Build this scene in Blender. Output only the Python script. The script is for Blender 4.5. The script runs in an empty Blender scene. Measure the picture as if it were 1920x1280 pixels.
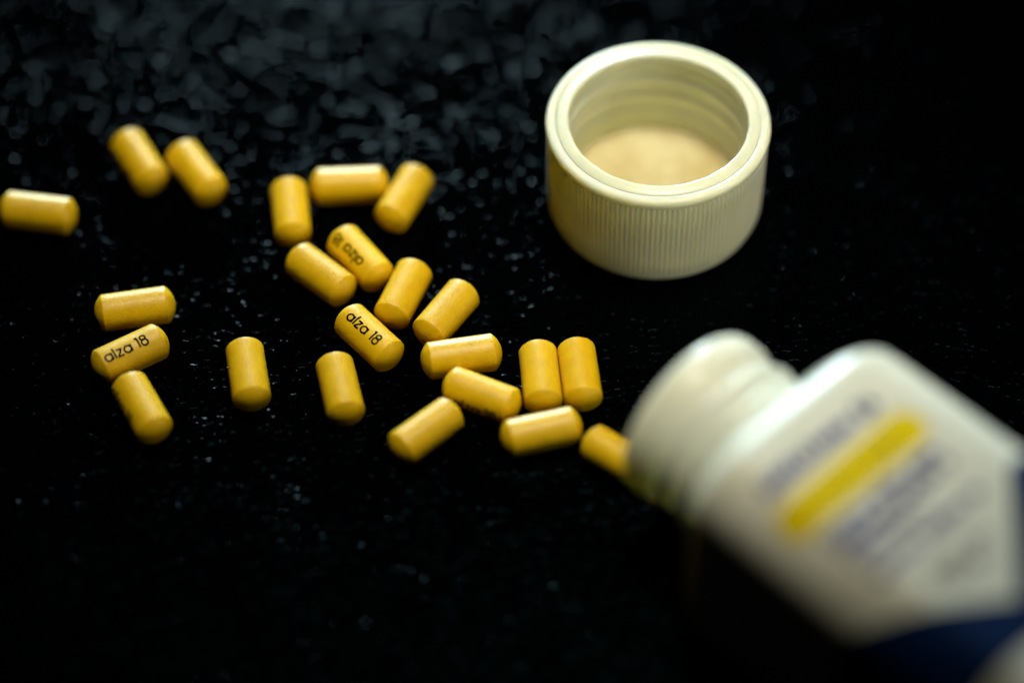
import bpy, bmesh, math, random
from mathutils import Vector, Matrix
C = bpy.context.scene.collection
S = bpy.context.scene
MM = 0.001
R_ = math.radians

# ---------------------------------------------------------------- camera
PITCH, FPX, DIST = R_(49.9), 5750.0, 430.0
cd = bpy.data.cameras.new("camera")
cam = bpy.data.objects.new("camera", cd)
C.objects.link(cam)
cam.location = (0, -DIST * math.cos(PITCH) * MM, DIST * math.sin(PITCH) * MM)
cam.rotation_euler = (math.pi / 2 - PITCH, 0, 0)
cd.sensor_width = 36
cd.lens = FPX / 1920 * 36
cd.clip_start = 0.01
cd.clip_end = 20
cd.dof.use_dof = True
cd.dof.focus_distance = 0.4262
cd.dof.aperture_fstop = cd.lens / 30.0
S.camera = cam

# ---------------------------------------------------------------- world: a dark room
w = bpy.data.worlds.new("World")
S.world = w
w.use_nodes = True
w.node_tree.nodes["Background"].inputs[0].default_value = (0.55, 0.6, 0.7, 1)
w.node_tree.nodes["Background"].inputs[1].default_value = 0.002


def area(name, loc, target, sx, sy, power, col, spread=180):
    l = bpy.data.lights.new(name, "AREA")
    l.shape = "RECTANGLE"
    l.size, l.size_y = sx * MM, sy * MM
    l.energy = power
    l.color = col
    l.spread = R_(spread)
    o = bpy.data.objects.new(name, l)
    C.objects.link(o)
    o.location = Vector(loc) * MM
    d = (Vector(target) - Vector(loc)).normalized()
    o.rotation_euler = d.to_track_quat("-Z", "Y").to_euler()
    return o


# window behind the table, low, and a soft warm lamp over the right front
area("window_light", (-74, 700, 160), (-5, 10, 0), 95, 180, 7.8, (0.68, 0.93, 1.0))
area("lamp_light", (28, 50, 290), (6, 26, 0), 150, 150, 0.085, (1.0, 0.94, 0.68), 28)
area("side_light", (330, -150, 130), (20, 25, 8), 160, 160, 0.042, (1.0, 0.92, 0.66), 50)

S.view_settings.view_transform = "Standard"
S.view_settings.look = "None"
S.view_settings.exposure = -0.1
S.view_settings.gamma = 1.0
S.render.engine = "CYCLES"
S.cycles.use_denoising = True
S.cycles.caustics_reflective = False
S.cycles.caustics_refractive = False
S.cycles.max_bounces = 10


# ---------------------------------------------------------------- materials
def mat(name, col, rough=0.5, spec=0.5, sss=0.0, ssr=(1, 0.7, 0.3), ssscale=1.0, coat=0.0):
    m = bpy.data.materials.new(name)
    m.use_nodes = True
    b = m.node_tree.nodes["Principled BSDF"]
    b.inputs["Base Color"].default_value = (*col, 1)
    b.inputs["Roughness"].default_value = rough
    b.inputs["Specular IOR Level"].default_value = spec
    if sss:
        b.inputs["Subsurface Weight"].default_value = sss
        b.inputs["Subsurface Radius"].default_value = ssr
        b.inputs["Subsurface Scale"].default_value = ssscale * MM
    if coat:
        b.inputs["Coat Weight"].default_value = coat
        b.inputs["Coat Roughness"].default_value = 0.25
    return m, m.node_tree, b


def nd(nt, t, **kw):
    n = nt.nodes.new(t)
    for k, v in kw.items():
        if k in n.inputs:
            n.inputs[k].default_value = v
        else:
            setattr(n, k, v)
    return n


def coords(nt, kind="Object", scale=(1, 1, 1)):
    tc = nt.nodes.new("ShaderNodeTexCoord")
    mp = nt.nodes.new("ShaderNodeMapping")
    nt.links.new(tc.outputs[kind], mp.inputs[0])
    mp.inputs["Scale"].default_value = scale
    return mp.outputs[0]


# black pebbled table
M_TABLE, nt, b = mat("black_grained_table", (0.0002, 0.0003, 0.0005), 0.085, 0.021)
b.inputs["Specular Tint"].default_value = (0.22, 0.68, 1.0, 1)
v = coords(nt, scale=(1000, 1000, 1000))
n1 = nd(nt, "ShaderNodeTexNoise", Scale=0.55, Detail=2.0)
nt.links.new(v, n1.inputs["Vector"])
mixv = nd(nt, "ShaderNodeMixRGB", blend_type="ADD")
mixv.inputs[0].default_value = 1.0
sc = nd(nt, "ShaderNodeVectorMath", operation="SCALE")
sc.inputs["Scale"].default_value = 1.5
nt.links.new(n1.outputs["Color"], sc.inputs[0])
nt.links.new(v, mixv.inputs[1])
nt.links.new(sc.outputs[0], mixv.inputs[2])
vo = nd(nt, "ShaderNodeTexVoronoi", feature="DISTANCE_TO_EDGE", Scale=0.70)
nt.links.new(mixv.outputs[0], vo.inputs["Vector"])
sm = nd(nt, "ShaderNodeMapRange", interpolation_type="SMOOTHSTEP")
sm.inputs["From Min"].default_value = 0.0
sm.inputs["From Max"].default_value = 0.185
nt.links.new(vo.outputs["Distance"], sm.inputs["Value"])
n2 = nd(nt, "ShaderNodeTexNoise", Scale=1.3, Detail=2.0, Roughness=0.5)
nt.links.new(v, n2.inputs["Vector"])
n3 = nd(nt, "ShaderNodeTexNoise", Scale=0.09, Detail=2.0)
nt.links.new(v, n3.inputs["Vector"])
# crease depth differs from patch to patch
amp = nd(nt, "ShaderNodeMapRange")
amp.inputs["From Min"].default_value = 0.35
amp.inputs["From Max"].default_value = 0.65
amp.inputs["To Min"].default_value = 0.030
amp.inputs["To Max"].default_value = 0.043
nt.links.new(n3.outputs[0], amp.inputs["Value"])
ma = nd(nt, "ShaderNodeMath", operation="MULTIPLY")
nt.links.new(sm.outputs[0], ma.inputs[0])
nt.links.new(amp.outputs[0], ma.inputs[1])
mb = nd(nt, "ShaderNodeMath", operation="MULTIPLY_ADD")
mb.inputs[1].default_value = 0.015
nt.links.new(n2.outputs[0], mb.inputs[0])
nt.links.new(ma.outputs[0], mb.inputs[2])
mc = nd(nt, "ShaderNodeMath", operation="MULTIPLY_ADD")
mc.inputs[1].default_value = 0.06
nt.links.new(n3.outputs[0], mc.inputs[0])
nt.links.new(mb.outputs[0], mc.inputs[2])
bp = nd(nt, "ShaderNodeBump", Strength=1.0, Distance=0.001)
nt.links.new(mc.outputs[0], bp.inputs["Height"])
nt.links.new(bp.outputs[0], b.inputs["Normal"])

# yellow film-coated tablet
M_PILL, nt, b = mat("yellow_tablet_coat", (0.80, 0.45, 0.006), 0.42, 0.5, 0.12, (1, 0.5, 0.05), 0.5)
v = coords(nt, scale=(1000, 1000, 1000))
n1 = nd(nt, "ShaderNodeTexNoise", Scale=3.2, Detail=3.0)
nt.links.new(v, n1.inputs["Vector"])
n2 = nd(nt, "ShaderNodeTexNoise", Scale=0.5, Detail=3.0)
nt.links.new(v, n2.inputs["Vector"])
oi = nd(nt, "ShaderNodeObjectInfo")
cr = nd(nt, "ShaderNodeValToRGB")
cr.color_ramp.elements[0].position = 0.3
cr.color_ramp.elements[0].color = (0.68, 0.405, 0.002, 1)
cr.color_ramp.elements[1].position = 0.7
cr.color_ramp.elements[1].color = (0.77, 0.48, 0.003, 1)
nt.links.new(n2.outputs[0], cr.inputs[0])
hv = nd(nt, "ShaderNodeHueSaturation")
mr = nd(nt, "ShaderNodeMapRange")
mr.inputs["To Min"].default_value = 0.90
mr.inputs["To Max"].default_value = 1.06
nt.links.new(oi.outputs["Random"], mr.inputs[0])
nt.links.new(mr.outputs[0], hv.inputs["Value"])
nt.links.new(cr.outputs[0], hv.inputs["Color"])
nt.links.new(hv.outputs[0], b.inputs["Base Color"])
bp = nd(nt, "ShaderNodeBump", Strength=0.6, Distance=0.00009)
nt.links.new(n1.outputs[0], bp.inputs["Height"])
nt.links.new(bp.outputs[0], b.inputs["Normal"])

M_INK, nt, b = mat("black_print", (0.002, 0.0015, 0.001), 0.8, 0.05)
M_HOLE, nt, b = mat("laser_drilled_ring", (0.10, 0.03, 0.002), 0.7)


def plastic(name, c0, c1, rough, sss, radius=(1, 0.85, 0.5), scale=1.2, bump=0.00003, nsc=0.25, spec=0.45):
    m, nt, b = mat(name, c0, rough, spec, sss, radius, scale)
    v = coords(nt, scale=(1000, 1000, 1000))
    n = nd(nt, "ShaderNodeTexNoise", Scale=nsc, Detail=4.0)
    nt.links.new(v, n.inputs["Vector"])
    cr = nd(nt, "ShaderNodeValToRGB")
    cr.color_ramp.elements[0].position = 0.32
    cr.color_ramp.elements[0].color = (*c0, 1)
    cr.color_ramp.elements[1].position = 0.68
    cr.color_ramp.elements[1].color = (*c1, 1)
    nt.links.new(n.outputs[0], cr.inputs[0])
    nt.links.new(cr.outputs[0], b.inputs["Base Color"])
    nb = nd(nt, "ShaderNodeTexNoise", Scale=2.2, Detail=4.0)
    nt.links.new(v, nb.inputs["Vector"])
    bp = nd(nt, "ShaderNodeBump", Strength=0.5, Distance=bump)
    nt.links.new(nb.outputs[0], bp.inputs["Height"])
    nt.links.new(bp.outputs[0], b.inputs["Normal"])
    return m


M_CAP = plastic("ivory_cap_plastic", (0.75, 0.745, 0.57), (0.80, 0.795, 0.63), 0.42, 0.9, scale=3.2)
M_SEAL = plastic("translucent_ring_plastic", (0.70, 0.72, 0.60), (0.76, 0.78, 0.66), 0.28, 0.5)
M_LINER = plastic("beige_liner_board", (0.55, 0.43, 0.21), (0.70, 0.62, 0.40), 0.6, 0.1, bump=0.0003, nsc=0.17)
M_BOT = plastic("white_bottle_plastic", (0.78, 0.78, 0.71), (0.82, 0.82, 0.75), 0.34, 0.6, scale=2.5)
M_LABEL = plastic("white_paper_label", (0.76, 0.75, 0.68), (0.80, 0.79, 0.72), 0.5, 0.0, spec=0.25, nsc=0.5)
M_YEL = plastic("yellow_label_print", (0.82, 0.62, 0.0005), (0.86, 0.65, 0.0005), 0.7, 0.0, spec=0.05)
M_BLUE = plastic("blue_label_print", (0.0006, 0.014, 0.075), (0.001, 0.018, 0.09), 0.6, 0.0, spec=0.06)
M_TEXT = plastic("blue_grey_text_print", (0.02, 0.03, 0.24), (0.03, 0.04, 0.28), 0.6, 0.0, spec=0.1)
M_GREY = plastic("grey_text_print", (0.10, 0.10, 0.12), (0.12, 0.12, 0.14), 0.45, 0.0)
M_BRN = plastic("brown_text_print", (0.20, 0.12, 0.01), (0.24, 0.14, 0.01), 0.45, 0.0)


# ---------------------------------------------------------------- helpers
def link(name, mesh, m=None, parent=None, smooth=True):
    o = bpy.data.objects.new(name, mesh)
    C.objects.link(o)
    if m and not mesh.materials:
        mesh.materials.append(m)
    if smooth:
        for p in mesh.polygons:
            p.use_smooth = True
    if parent:
        o.parent = parent
    return o


def mesh_from(name, verts, faces):
    me = bpy.data.meshes.new(name)
    me.from_pydata(verts, [], faces)
    bm = bmesh.new()
    bm.from_mesh(me)
    bmesh.ops.recalc_face_normals(bm, faces=bm.faces)
    bm.to_mesh(me)
    bm.free()
    me.update()
    return me


def empty(name, loc, rz, label, cat, group=None):
    o = bpy.data.objects.new(name, None)
    C.objects.link(o)
    o.empty_display_size = 0.005
    o.location = Vector(loc) * MM
    o.rotation_euler = (0, 0, rz)
    o["label"] = label
    o["category"] = cat
    if group:
        o["group"] = group
    return o


def lathe(name, prof, n, closed=False, axis="Z", rfun=None):
    """prof: list of (r, z[, rib]) in mm."""
    V, F = [], []
    rows = []
    for p in prof:
        r, z = p[0], p[1]
        rib = p[2] if len(p) > 2 else 0
        if r < 1e-6:
            rows.append([len(V)])
            V.append((0, 0, z * MM))
            continue
        row = []
        for k in range(n):
            a = 2 * math.pi * k / n
            rr = r + (rib * rfun(k) if rib and rfun else 0)
            row.append(len(V))
            V.append((rr * math.cos(a) * MM, rr * math.sin(a) * MM, z * MM))
        rows.append(row)
    pairs = list(zip(rows[:-1], rows[1:]))
    if closed:
        pairs.append((rows[-1], rows[0]))
    for A, B in pairs:
        if len(A) == 1 and len(B) == 1:
            continue
        for k in range(n):
            k2 = (k + 1) % n
            if len(A) == 1:
                F.append((A[0], B[k2], B[k]))
            elif len(B) == 1:
                F.append((A[k], A[k2], B[0]))
            else:
                F.append((A[k], A[k2], B[k2], B[k]))
    if axis == "X":
        V = [(z, x, y) for x, y, z in V]
    return mesh_from(name, V, F)


# ---------------------------------------------------------------- the table
def slab():
    x0, x1, y0, y1, t = -0.45, 0.45, -0.40, 0.55, -0.018
    V = [(x0, y0, 0), (x1, y0, 0), (x1, y1, 0), (x0, y1, 0), (x0, y0, t), (x1, y0, t), (x1, y1, t), (x0, y1, t)]
    F = [(0, 1, 2, 3), (7, 6, 5, 4), (0, 4, 5, 1), (1, 5, 6, 2), (2, 6, 7, 3), (3, 7, 4, 0)]
    return mesh_from("table", V, F)


tb = link("tabletop", slab(), M_TABLE, smooth=False)
tb["kind"] = "structure"
tb["label"] = "black grained tabletop"

# ---------------------------------------------------------------- tablets
PR, PL, PH = 2.65, 8.9, 1.25
SR = (PR * PR + PH * PH) / (2 * PH)


def pill_mesh():
    a_max = math.asin(PR / SR)
    prof = []
    e = 0.06

    def dome(sgn):
        out = []
        for k in range(13):
            a = a_max * k / 12 * 0.975
            out.append((SR * math.sin(a), sgn * (PL / 2 + PH - SR + SR * math.cos(a))))
        return out
    d = dome(-1)
    prof += d
    prof += [(PR - 0.012, -PL / 2 + 0.0), (PR, -PL / 2 + e)]
    for k in range(1, 8):
        prof.append((PR, -PL / 2 + e + (PL - 2 * e) * k / 8))
    prof += [(PR, PL / 2 - e), (PR - 0.012, PL / 2)]
    prof += dome(1)[::-1]
    prof[0] = (0, prof[0][1])
    prof[-1] = (0, prof[-1][1])
    return lathe("tablet_body", prof, 72, axis="X")


PILL = pill_mesh()


def arc(cx, cy, r, a0, a1, n):
    return [(cx + r * math.cos(R_(a0 + (a1 - a0) * k / n)), cy + r * math.sin(R_(a0 + (a1 - a0) * k / n))) for k in range(n + 1)]


def glyph(ch):
    """strokes (polylines) and advance, x-height 1.2 mm, cap height 1.75 mm, geometric sans"""
    if ch == "a":
        return [arc(0.56, 0.56, 0.56, 0, 360, 26), [(1.15, 1.2), (1.15, -0.05)]], 1.52
    if ch == "l":
        return [[(0.1, 1.8), (0.1, -0.05)]], 0.48
    if ch == "z":
        return [[(0.02, 1.12), (0.92, 1.12), (0.0, 0.0), (0.95, 0.0)]], 1.26
    if ch == "1":
        return [[(0.0, 1.55), (0.34, 1.72), (0.34, -0.05)]], 0.78
    if ch == "8":
        return [arc(0.5, 1.26, 0.41, 0, 360, 22), arc(0.5, 0.43, 0.50, 0, 360, 24)], 1.2
    return [], 0.62


def ribbon(V, F, pts, wd, mapf):
    # resample
    P = []
    for (ax, ay), (bx, by) in zip(pts[:-1], pts[1:]):
        d = math.hypot(bx - ax, by - ay)
        n = max(1, int(d / 0.16))
        for k in range(n):
            P.append((ax + (bx - ax) * k / n, ay + (by - ay) * k / n))
    P.append(pts[-1])
    closed = math.hypot(P[0][0] - P[-1][0], P[0][1] - P[-1][1]) < 1e-4
    base = len(V)
    for i, (x, y) in enumerate(P):
        if closed:
            p0, p1 = P[(i - 1) % (len(P) - 1)], P[(i + 1) % (len(P) - 1)]
        else:
            p0, p1 = P[max(0, i - 1)], P[min(len(P) - 1, i + 1)]
        dx, dy = p1[0] - p0[0], p1[1] - p0[1]
        L = math.hypot(dx, dy) or 1
        nx, ny = -dy / L * wd / 2, dx / L * wd / 2
        for s in (-1, 1):
            V.append(mapf(x + s * nx, y + s * ny))
    for i in range(len(P) - 1):
        a = base + 2 * i
        F.append((a, a + 1, a + 3, a + 2))


def text_width(s):
    return sum(glyph(c)[1] for c in s) - 0.3


def lettering_mesh(x0, rho, scale=0.90):
    V, F = [], []
    s = "alza 18"
    W = text_width(s) * scale

    r = PR + 0.012

    def mp(u, vv):
        # u along axis, vv = text-up, seen from above; rho turns the print toward -y
        ang = rho - (vv * scale - 0.85 * scale) / PR
        return ((x0 - W / 2 + u * scale) * MM, -r * math.sin(ang) * MM, r * math.cos(ang) * MM)
    cx = 0
    for c in s:
        st, adv = glyph(c)
        for pl in st:
            ribbon(V, F, pl, 0.31, lambda x, y, cx=cx: mp(cx + x, y))
        cx += adv
    return mesh_from("lettering", V, F)


def ring_mesh():
    # laser-drilled outlet: a shallow torus on the tip of the dome
    V, F = [], []
    n, m_ = 24, 8
    for i in range(n):
        a = 2 * math.pi * i / n
        for j in range(m_):
            b_ = 2 * math.pi * j / m_
            rr = 0.30 + 0.075 * math.cos(b_)
            V.append((0.035 * math.sin(b_) * MM, rr * math.cos(a) * MM, rr * math.sin(a) * MM))
    for i in range(n):
        for j in range(m_):
            F.append((i * m_ + j, ((i + 1) % n) * m_ + j, ((i + 1) % n) * m_ + (j + 1) % m_, i * m_ + (j + 1) % m_))
    return mesh_from("drilled_ring", V, F)


RING = ring_mesh()
# x, y, heading (x axis of the tablet), roll of print in degrees, print offset along axis, ring: (side, polar deg, azimuth deg) or None, label
T = [
 (-68.313, 22.001, -0.155, 185, 0, None, "dim yellow tablet alone at the far left edge of the photo"),
 (-54.516, 32.117, -1.062, 84, -0.8, None, "left of the two blurred slanting tablets at upper left, its lower edge notched"),
 (-46.017, 29.867, -1.008, 200, 0, None, "right of the two blurred slanting tablets at upper left"),
 (-31.894, 22.123, -1.450, 170, 0, None, "upright tablet just left of the pale-topped horizontal one in the top row"),
 (-23.632, 27.323, 0.051, 190, 0, None, "horizontal yellow tablet with a pale highlight, middle of the top row of three"),
 (-15.618, 24.891, 1.153, 200, 0, None, "leaning tablet at the right end of the top row of three"),
 (-21.613, 13.175, -0.939 + math.pi, -37, 0.7, None, "tablet whose alza 18 print reads upside down"),
 (-27.081, 10.083, -0.753, 180, 0, None, "plain slanting tablet lying against the left of the one with upside-down print"),
 (-15.332, 6.540, 1.216, 170, 0, (-1, 4, -95), "leaning tablet with a small drilled ring on its near end, above the middle printed tablet"),
 (-9.249, 2.868, 1.001, 200, 0, (-1, 4, -95), "leaning tablet nearest the cap, its near end touching a horizontal tablet"),
 (-52.907, 3.717, 0.186, 190, 0, None, "pale-topped tablet lying just above the left tablet printed alza 18"),
 (-52.912, -4.551, 0.569, 15, -0.85, None, "tablet printed alza 18 at left, print rising to the right"),
 (-50.558, -14.063, -1.094, 70, -1.0, None, "slanting tablet at lower left, below the left printed one, with print on its shaded side"),
 (-36.372, -8.119, -1.402, 97, -0.6, None, "upright tablet standing apart at left centre amid the glinting table grain"),
 (-19.880, -1.555, -0.862, 14, -0.2, None, "tablet printed alza 18 in the middle, print running down to the right"),
 (-23.596, -10.753, -1.357, 190, 0, None, "upright plain tablet apart, below left of the middle printed tablet"),
 (-7.014, -4.980, 0.178, 185, 0, None, "nearly horizontal tablet just left of the upright touching pair"),
 (-4.174, -11.916, -0.453, 88, 0.1, None, "tablet sloping down to the right with smudged print along its lower edge"),
 (-11.678, -18.208, 0.752, 108, 1.0, None, "tablet rising to the right, lowest of the heap, at bottom centre"),
 (3.931, -8.586, -1.487, 190, 0, None, "left one of the two upright tablets lying side by side"),
 (9.338, -8.114, -1.472, 175, 0, None, "right one of the two upright tablets lying side by side"),
 (3.964, -18.310, 0.270, 200, 0, None, "nearly horizontal tablet lying below the upright touching pair"),
 (14.486, -22.688, -0.639, 190, 0, None, "blurred tablet half hidden behind the mouth of the bottle"),
]
for i, (x, y, th, roll, off, ring, lab) in enumerate(T):
    t = empty("tablet", (x, y, 0), th, lab, "tablet", "yellow tablets spilled on the table")
    bd = link("tablet_body", PILL, M_PILL, t)
    bd.location = (0, 0, PR * MM)
    bd.rotation_euler = (R_(37 * i), 0, 0)
    le = link("lettering", lettering_mesh(off, R_(roll)), M_INK, t)
    le.location = (0, 0, PR * MM)
    if ring:
        sd, pol, azi = ring
        # on the dome, pol degrees from the tip, azi: direction in the local y-z plane
        a = R_(pol)
        nrm = Vector((sd * math.cos(a), math.sin(a) * math.cos(R_(azi)), math.sin(a) * math.sin(R_(azi))))
        cen = Vector((sd * (PL / 2 + PH - SR), 0, 0))
        ro = link("drilled_ring", RING, M_HOLE, t)
        ro.location = (cen + nrm * SR) * MM + Vector((0, 0, PR * MM))
        ro.rotation_mode = "QUATERNION"
        ro.rotation_quaternion = nrm.to_track_quat("X", "Z")

# ---------------------------------------------------------------- the screw cap, lying open side up
CX, CY = 20.66, 25.75
cap = empty("screw_cap", (CX, CY, 0), 0, "ivory ribbed screw cap lying open side up right of the tablets", "bottle cap")
NR, SEG = 132, 8


def ribf(k):
    ph = (k % SEG) / SEG
    return 0.5 - 0.5 * math.cos(2 * math.pi * ph)


H = 17.8
shell = [(0, 0.35), (11.5, 0.35), (12.2, 0.0), (13.4, 0.0), (13.95, 0.08), (14.45, 0.34), (14.8, 0.8), (14.98, 1.45), (15.03, 1.9),
         (15.05, 2.2, 0.3), (15.1, 4), (15.15, 6), (15.2, 8), (15.25, 10), (15.3, 12), (15.35, 14), (15.38, H - 2.1), (15.36, H - 1.95)]
shell = [(p[0], p[1], 0.34) if 2.1 < p[1] < H - 2.0 else p for p in shell]
shell += [(15.34, H - 1.75), (15.42, H - 1.58), (15.72, H - 1.45), (15.88, H - 1.2), (15.93, H - 0.85), (15.9, H - 0.5), (15.78, H - 0.22), (15.55, H - 0.05),
          (15.2, H), (14.85, H), (14.6, H - 0.05), (14.48, H - 0.15), (14.42, H - 0.4), (14.4, H - 1.2), (14.4, H - 1.9), (13.2, H - 2.0), (13.1, 14), (13.0, 11), (12.95, 8), (12.9, 5.5), (12.6, 4.2), (12.45, 3.2), (0, 3.0)]
link("cap_shell", lathe("cap_shell", shell, NR * SEG, rfun=ribf), M_CAP, cap)

# inner seal ring with a slightly ragged moulding edge
rnd = random.Random(5)
rag = [0.0] * 360
for k in range(26):
    c0, wdt, am = rnd.randrange(360), rnd.randint(2, 7), rnd.uniform(-0.10, 0.05)
    for j in range(-wdt, wdt + 1):
        rag[(c0 + j) % 360] += am * (1 - abs(j) / (wdt + 1))
for k in range(360):
    rag[k] += rnd.uniform(-0.012, 0.012)
seal = [(14.39, H - 1.9), (14.39, H - 0.16), (14.3, H - 0.06), (13.7, H + 0.06), (13.15, H + 0.22, 1), (12.85, H + 0.24, 1), (12.74, H + 0.1, 1), (12.78, H - 0.5), (12.95, H - 1.95)]
link("inner_ring", lathe("inner_ring", seal, 360, closed=True, rfun=lambda k: rag[k]), M_SEAL, cap)


def helix(name, r, z0, pitch, turns, prot, hw, n=96, inward=True):
    V, F = [], []
    tot = int(n * turns)
    cs = [(0.25, -hw), (-prot * 0.75, -hw * 0.45), (-prot, 0), (-prot * 0.75, hw * 0.45), (0.25, hw)]
    sg = 1 if inward else -1
    for i in range(tot + 1):
        a = 2 * math.pi * i / n
        fade = min(1, i / 12, (tot - i) / 12)
        for dr, dz in cs:
            rr = r + sg * (dr if dr > 0 else dr * fade)
            V.append((rr * math.cos(a) * MM, rr * math.sin(a) * MM, (z0 + pitch * a / (2 * math.pi) + dz) * MM))
    m_ = len(cs)
    for i in range(tot):
        for j in range(m_ - 1):
            F.append((i * m_ + j, i * m_ + j + 1, (i + 1) * m_ + j + 1, (i + 1) * m_ + j))
    return mesh_from(name, V, F)


link("thread", helix("thread", 13.0, 6.2, 3.1, 2.6, 0.34, 0.9), M_CAP, cap)

# liner disc, slightly wavy
V, F = [], []
n, rings = 96, 16
V.append((0, 0, 4.15 * MM))
for j in range(1, rings + 1):
    r = 12.35 * j / rings
    for k in range(n):
        a = 2 * math.pi * k / n
        z = 4.15 + 0.10 * math.sin(2 * a + r * 0.35) * (r / 12.4) + 0.07 * math.sin(r * 0.9 + 1.3 * math.cos(a))
        V.append((r * math.cos(a) * MM, r * math.sin(a) * MM, z * MM))
for k in range(n):
    F.append((0, 1 + k, 1 + (k + 1) % n))
for j in range(rings - 1):
    for k in range(n):
        a0 = 1 + j * n
        F.append((a0 + k, a0 + n + k, a0 + n + (k + 1) % n, a0 + (k + 1) % n))
a0 = 1 + (rings - 1) * n
nb = len(V)
for k in range(n):
    x_, y_, z_ = V[a0 + k]
    V.append((x_, y_, 3.3 * MM))
for k in range(n):
    F.append((a0 + k, nb + k, nb + (k + 1) % n, a0 + (k + 1) % n))
link("liner", mesh_from("liner", V, F), M_LINER, cap)

# ---------------------------------------------------------------- the bottle, lying on its side
BW, BR = 17.7, 7.8            # half width, corner radius
bot = empty("pill_bottle", (32.6, -36.94, 0), R_(-46.0), "white square-shouldered pill bottle lying on its side, mouth toward the tablets", "pill bottle")
BL = 62.0


def section(w_, r_, n=12):
    out = []
    for q in range(4):
        for k in range(n + 1):
            a = q * math.pi / 2 + k / n * math.pi / 2
            sx = 1 if q in (0, 3) else -1
            sy = 1 if q < 2 else -1
            out.append((sx * (w_ - r_) + r_ * math.cos(a), sy * (w_ - r_) + r_ * math.sin(a)))
    return out


def loft(name, secs):
    V, F = [], []
    n = len(secs[0][1])
    for s, pts in secs:
        for (ty, tz) in pts:
            V.append((s * MM, ty * MM, (tz + BW) * MM))
    for i in range(len(secs) - 1):
        for k in range(n):
            k2 = (k + 1) % n
            F.append((i * n + k, i * n + k2, (i + 1) * n + k2, (i + 1) * n + k))
    F.append(tuple(range(n)))
    F.append(tuple(range((len(secs) - 1) * n, len(secs) * n))[::-1])
    return mesh_from(name, V, F)


secs = []
RS = 4.6
secs.append((0.0, section(8.0, 7.9)))
secs.append((0.05, section(10.5, 9.6)))
for k in range(0, 11):
    a = k / 10 * math.pi / 2
    w_ = BW - RS + RS * math.sin(a)
    secs.append((0.35 + RS - RS * math.cos(a), section(w_, min(w_ - 0.05, BR + (1 - math.sin(a)) * 4.0))))
for s in (12, 25, 40, 54, 58):
    secs.append((s, section(BW, BR)))
for k in range(1, 7):
    a = k / 6 * math.pi / 2
    w_ = BW - 3 + 3 * math.cos(a)
    secs.append((BL - 3 + 3 * math.sin(a), section(w_, max(2.9, BR - (BW - w_)))))
link("bottle_body", loft("bottle_body", secs), M_BOT, bot)

NECK = 14.4
# profile along -x: (r, s)
neck = [(9.9, 2.0), (11.1, 1.5), (11.15, -1.2), (11.2, -2.2), (11.2, -NECK + 5.4), (11.25, -NECK + 4.9), (11.9, -NECK + 4.3), (12.2, -NECK + 3.6), (12.25, -NECK + 1.4), (12.1, -NECK + 0.6), (11.7, -NECK + 0.15), (11.2, -NECK),
        (10.6, -NECK + 0.05), (10.2, -NECK + 0.4), (10.1, -NECK + 1.2), (10.0, 0.0), (9.9, 2.0)]
nk = link("neck", lathe("neck", neck[:-1], 160, closed=True, axis="X"), M_BOT, bot)
nk.location = (0, 0, BW * MM)
th = helix("neck_thread", 11.2, 0, 3.4, 1.6, 0.85, 1.15, inward=False)
for v_ in th.vertices:
    x_, y_, z_ = v_.co
    v_.co = (-(z_ + 2.6 * MM), x_, y_)
tho = link("neck_thread", th, M_BOT, bot)
tho.location = (0, 0, BW * MM)
collar = [(11.1, -0.2), (12.6, -0.5), (12.9, -0.9), (12.6, -1.35), (11.1, -1.7)]
co = link("neck_collar", lathe("neck_collar", collar, 120, closed=True, axis="X"), M_BOT, bot)
co.location = (0, 0, BW * MM)


# label wrapped round the body; (s along the bottle, u round it, 0 = middle of the upper side, + = far side)
def wrap(s, u, off):
    r, f = BR, BW - BR
    arcl = r * math.pi / 2
    sg = 1 if u >= 0 else -1
    u = abs(u)
    if u <= f:
        y, z = u, BW
        ny, nz = 0, 1
    elif u <= f + arcl:
        a = (u - f) / r
        ny, nz = math.sin(a), math.cos(a)
        y, z = f + r * ny, f + r * nz
    else:
        y, z = BW, f - (u - f - arcl)
        ny, nz = 1, 0
    return (s * MM, sg * (y + ny * off) * MM, (z + nz * off + BW) * MM)


def region(name, u0, u1, nu, f0, f1, ns, off):
    V, F = [], []
    for i in range(nu + 1):
        u = u0 + (u1 - u0) * i / nu
        a, b_ = f0(u), f1(u)
        for j in range(ns + 1):
            V.append(wrap(a + (b_ - a) * j / ns, u, off))
    for i in range(nu):
        for j in range(ns):
            k = i * (ns + 1) + j
            F.append((k, k + 1, k + ns + 2, k + ns + 1))
    return mesh_from(name, V, F)


LC = -3.3     # middle of the printing
label = link("label", region("label", -34.0, 21.0, 110, lambda u: 6.4, lambda u: 57.0, 8, 0.06), M_LABEL, bot)
YH, YC, YU = 2.7, 15.7, 12.4


def yo(u):
    d = abs(u - LC) - (YU - YH)
    return math.sqrt(max(0, YH * YH - d * d)) if d > 0 else YH


link("yellow_band", region("yellow_band", LC - YU, LC + YU, 60, lambda u: YC - yo(u) + 0.0, lambda u: YC + yo(u), 2, 0.10), M_YEL, label)


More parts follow.
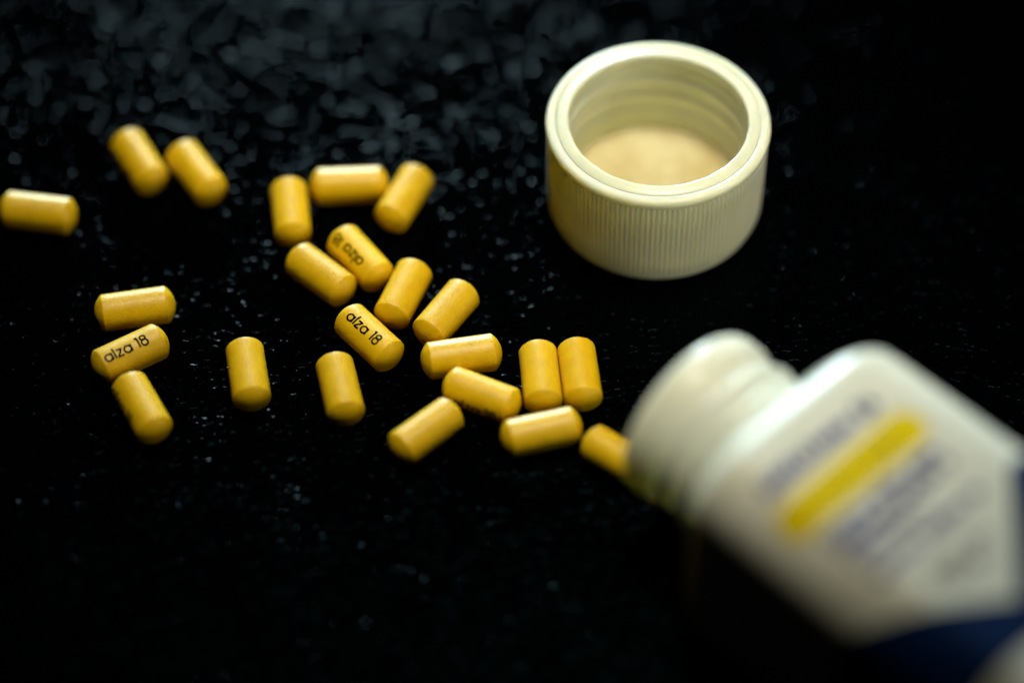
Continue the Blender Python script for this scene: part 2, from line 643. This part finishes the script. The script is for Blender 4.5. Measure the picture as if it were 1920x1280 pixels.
def greek(name, s0, h, u0, u1, m, seed, wd, word=(3, 8), off=0.14):
    """a line of print too blurred to read: rows of letter-like strokes"""
    rn = random.Random(seed)
    V, F = [], []
    u = u0
    pitch = h * 0.78
    left = rn.randint(*word)
    mp = lambda a, b_: wrap(s0 + h / 2 - b_, a, off)
    while u < u1 - pitch * 0.5:
        if left == 0:
            u += pitch * 0.9
            left = rn.randint(*word)
            continue
        k = rn.randrange(5)
        W_ = pitch * 0.62
        if k == 0:
            st = [arc(u + W_ / 2, h / 2, W_ / 2, 0, 360, 12)]
        elif k == 1:
            st = [[(u, 0), (u, h)], [(u, h), (u + W_, h * 0.5)], [(u + W_, h * 0.5), (u + W_, 0)]]
        elif k == 2:
            st = [[(u, 0), (u, h)], [(u, h), (u + W_, h)], [(u, h / 2), (u + W_ * 0.8, h / 2)], [(u, 0), (u + W_, 0)]]
        elif k == 3:
            st = [[(u + W_ / 2, 0), (u + W_ / 2, h)], [(u, h), (u + W_, h)]]
        else:
            st = [[(u, 0), (u + W_ / 2, h)], [(u + W_ / 2, h), (u + W_, 0)]]
        for pl in st:
            ribbon(V, F, pl, wd, mp)
        u += pitch
        left -= 1
    return link(name, mesh_from(name, V, F), m, label, smooth=False)


greek("text_line", 10.1, 2.0, LC - 9.6, LC + 9.8, M_TEXT, 3, 0.78, (9, 12))
greek("text_line", 15.7, 1.5, LC - 7.8, LC + 8.0, M_BRN, 4, 0.20, (8, 8))
greek("text_line", 20.4, 1.5, LC - 9.5, LC + 9.8, M_TEXT, 5, 0.6, (4, 7))
greek("text_line", 22.7, 1.5, LC - 9.5, LC + 9.8, M_TEXT, 6, 0.6, (4, 8))
greek("text_line", 24.9, 1.3, LC - 9.5, LC + 2.0, M_TEXT, 8, 0.5, (4, 8))
greek("text_line", 28.0, 1.5, LC - 9.2, LC + 9.6, M_TEXT, 7, 0.62, (4, 9))
greek("text_line", 32.6, 1.3, LC - 5.0, LC + 5.2, M_GREY, 9, 0.36, (3, 6))
greek("text_line", 34.6, 1.3, LC - 3.8, LC + 4.6, M_GREY, 10, 0.36, (3, 6))
link("blue_panel", region("blue_panel", -34.0, 21.0, 220, lambda u: max(28.0, 41.6 - (0.74 if u < LC else 0.93) * abs(u - LC)), lambda u: 46.5, 4, 0.10), M_BLUE, label)
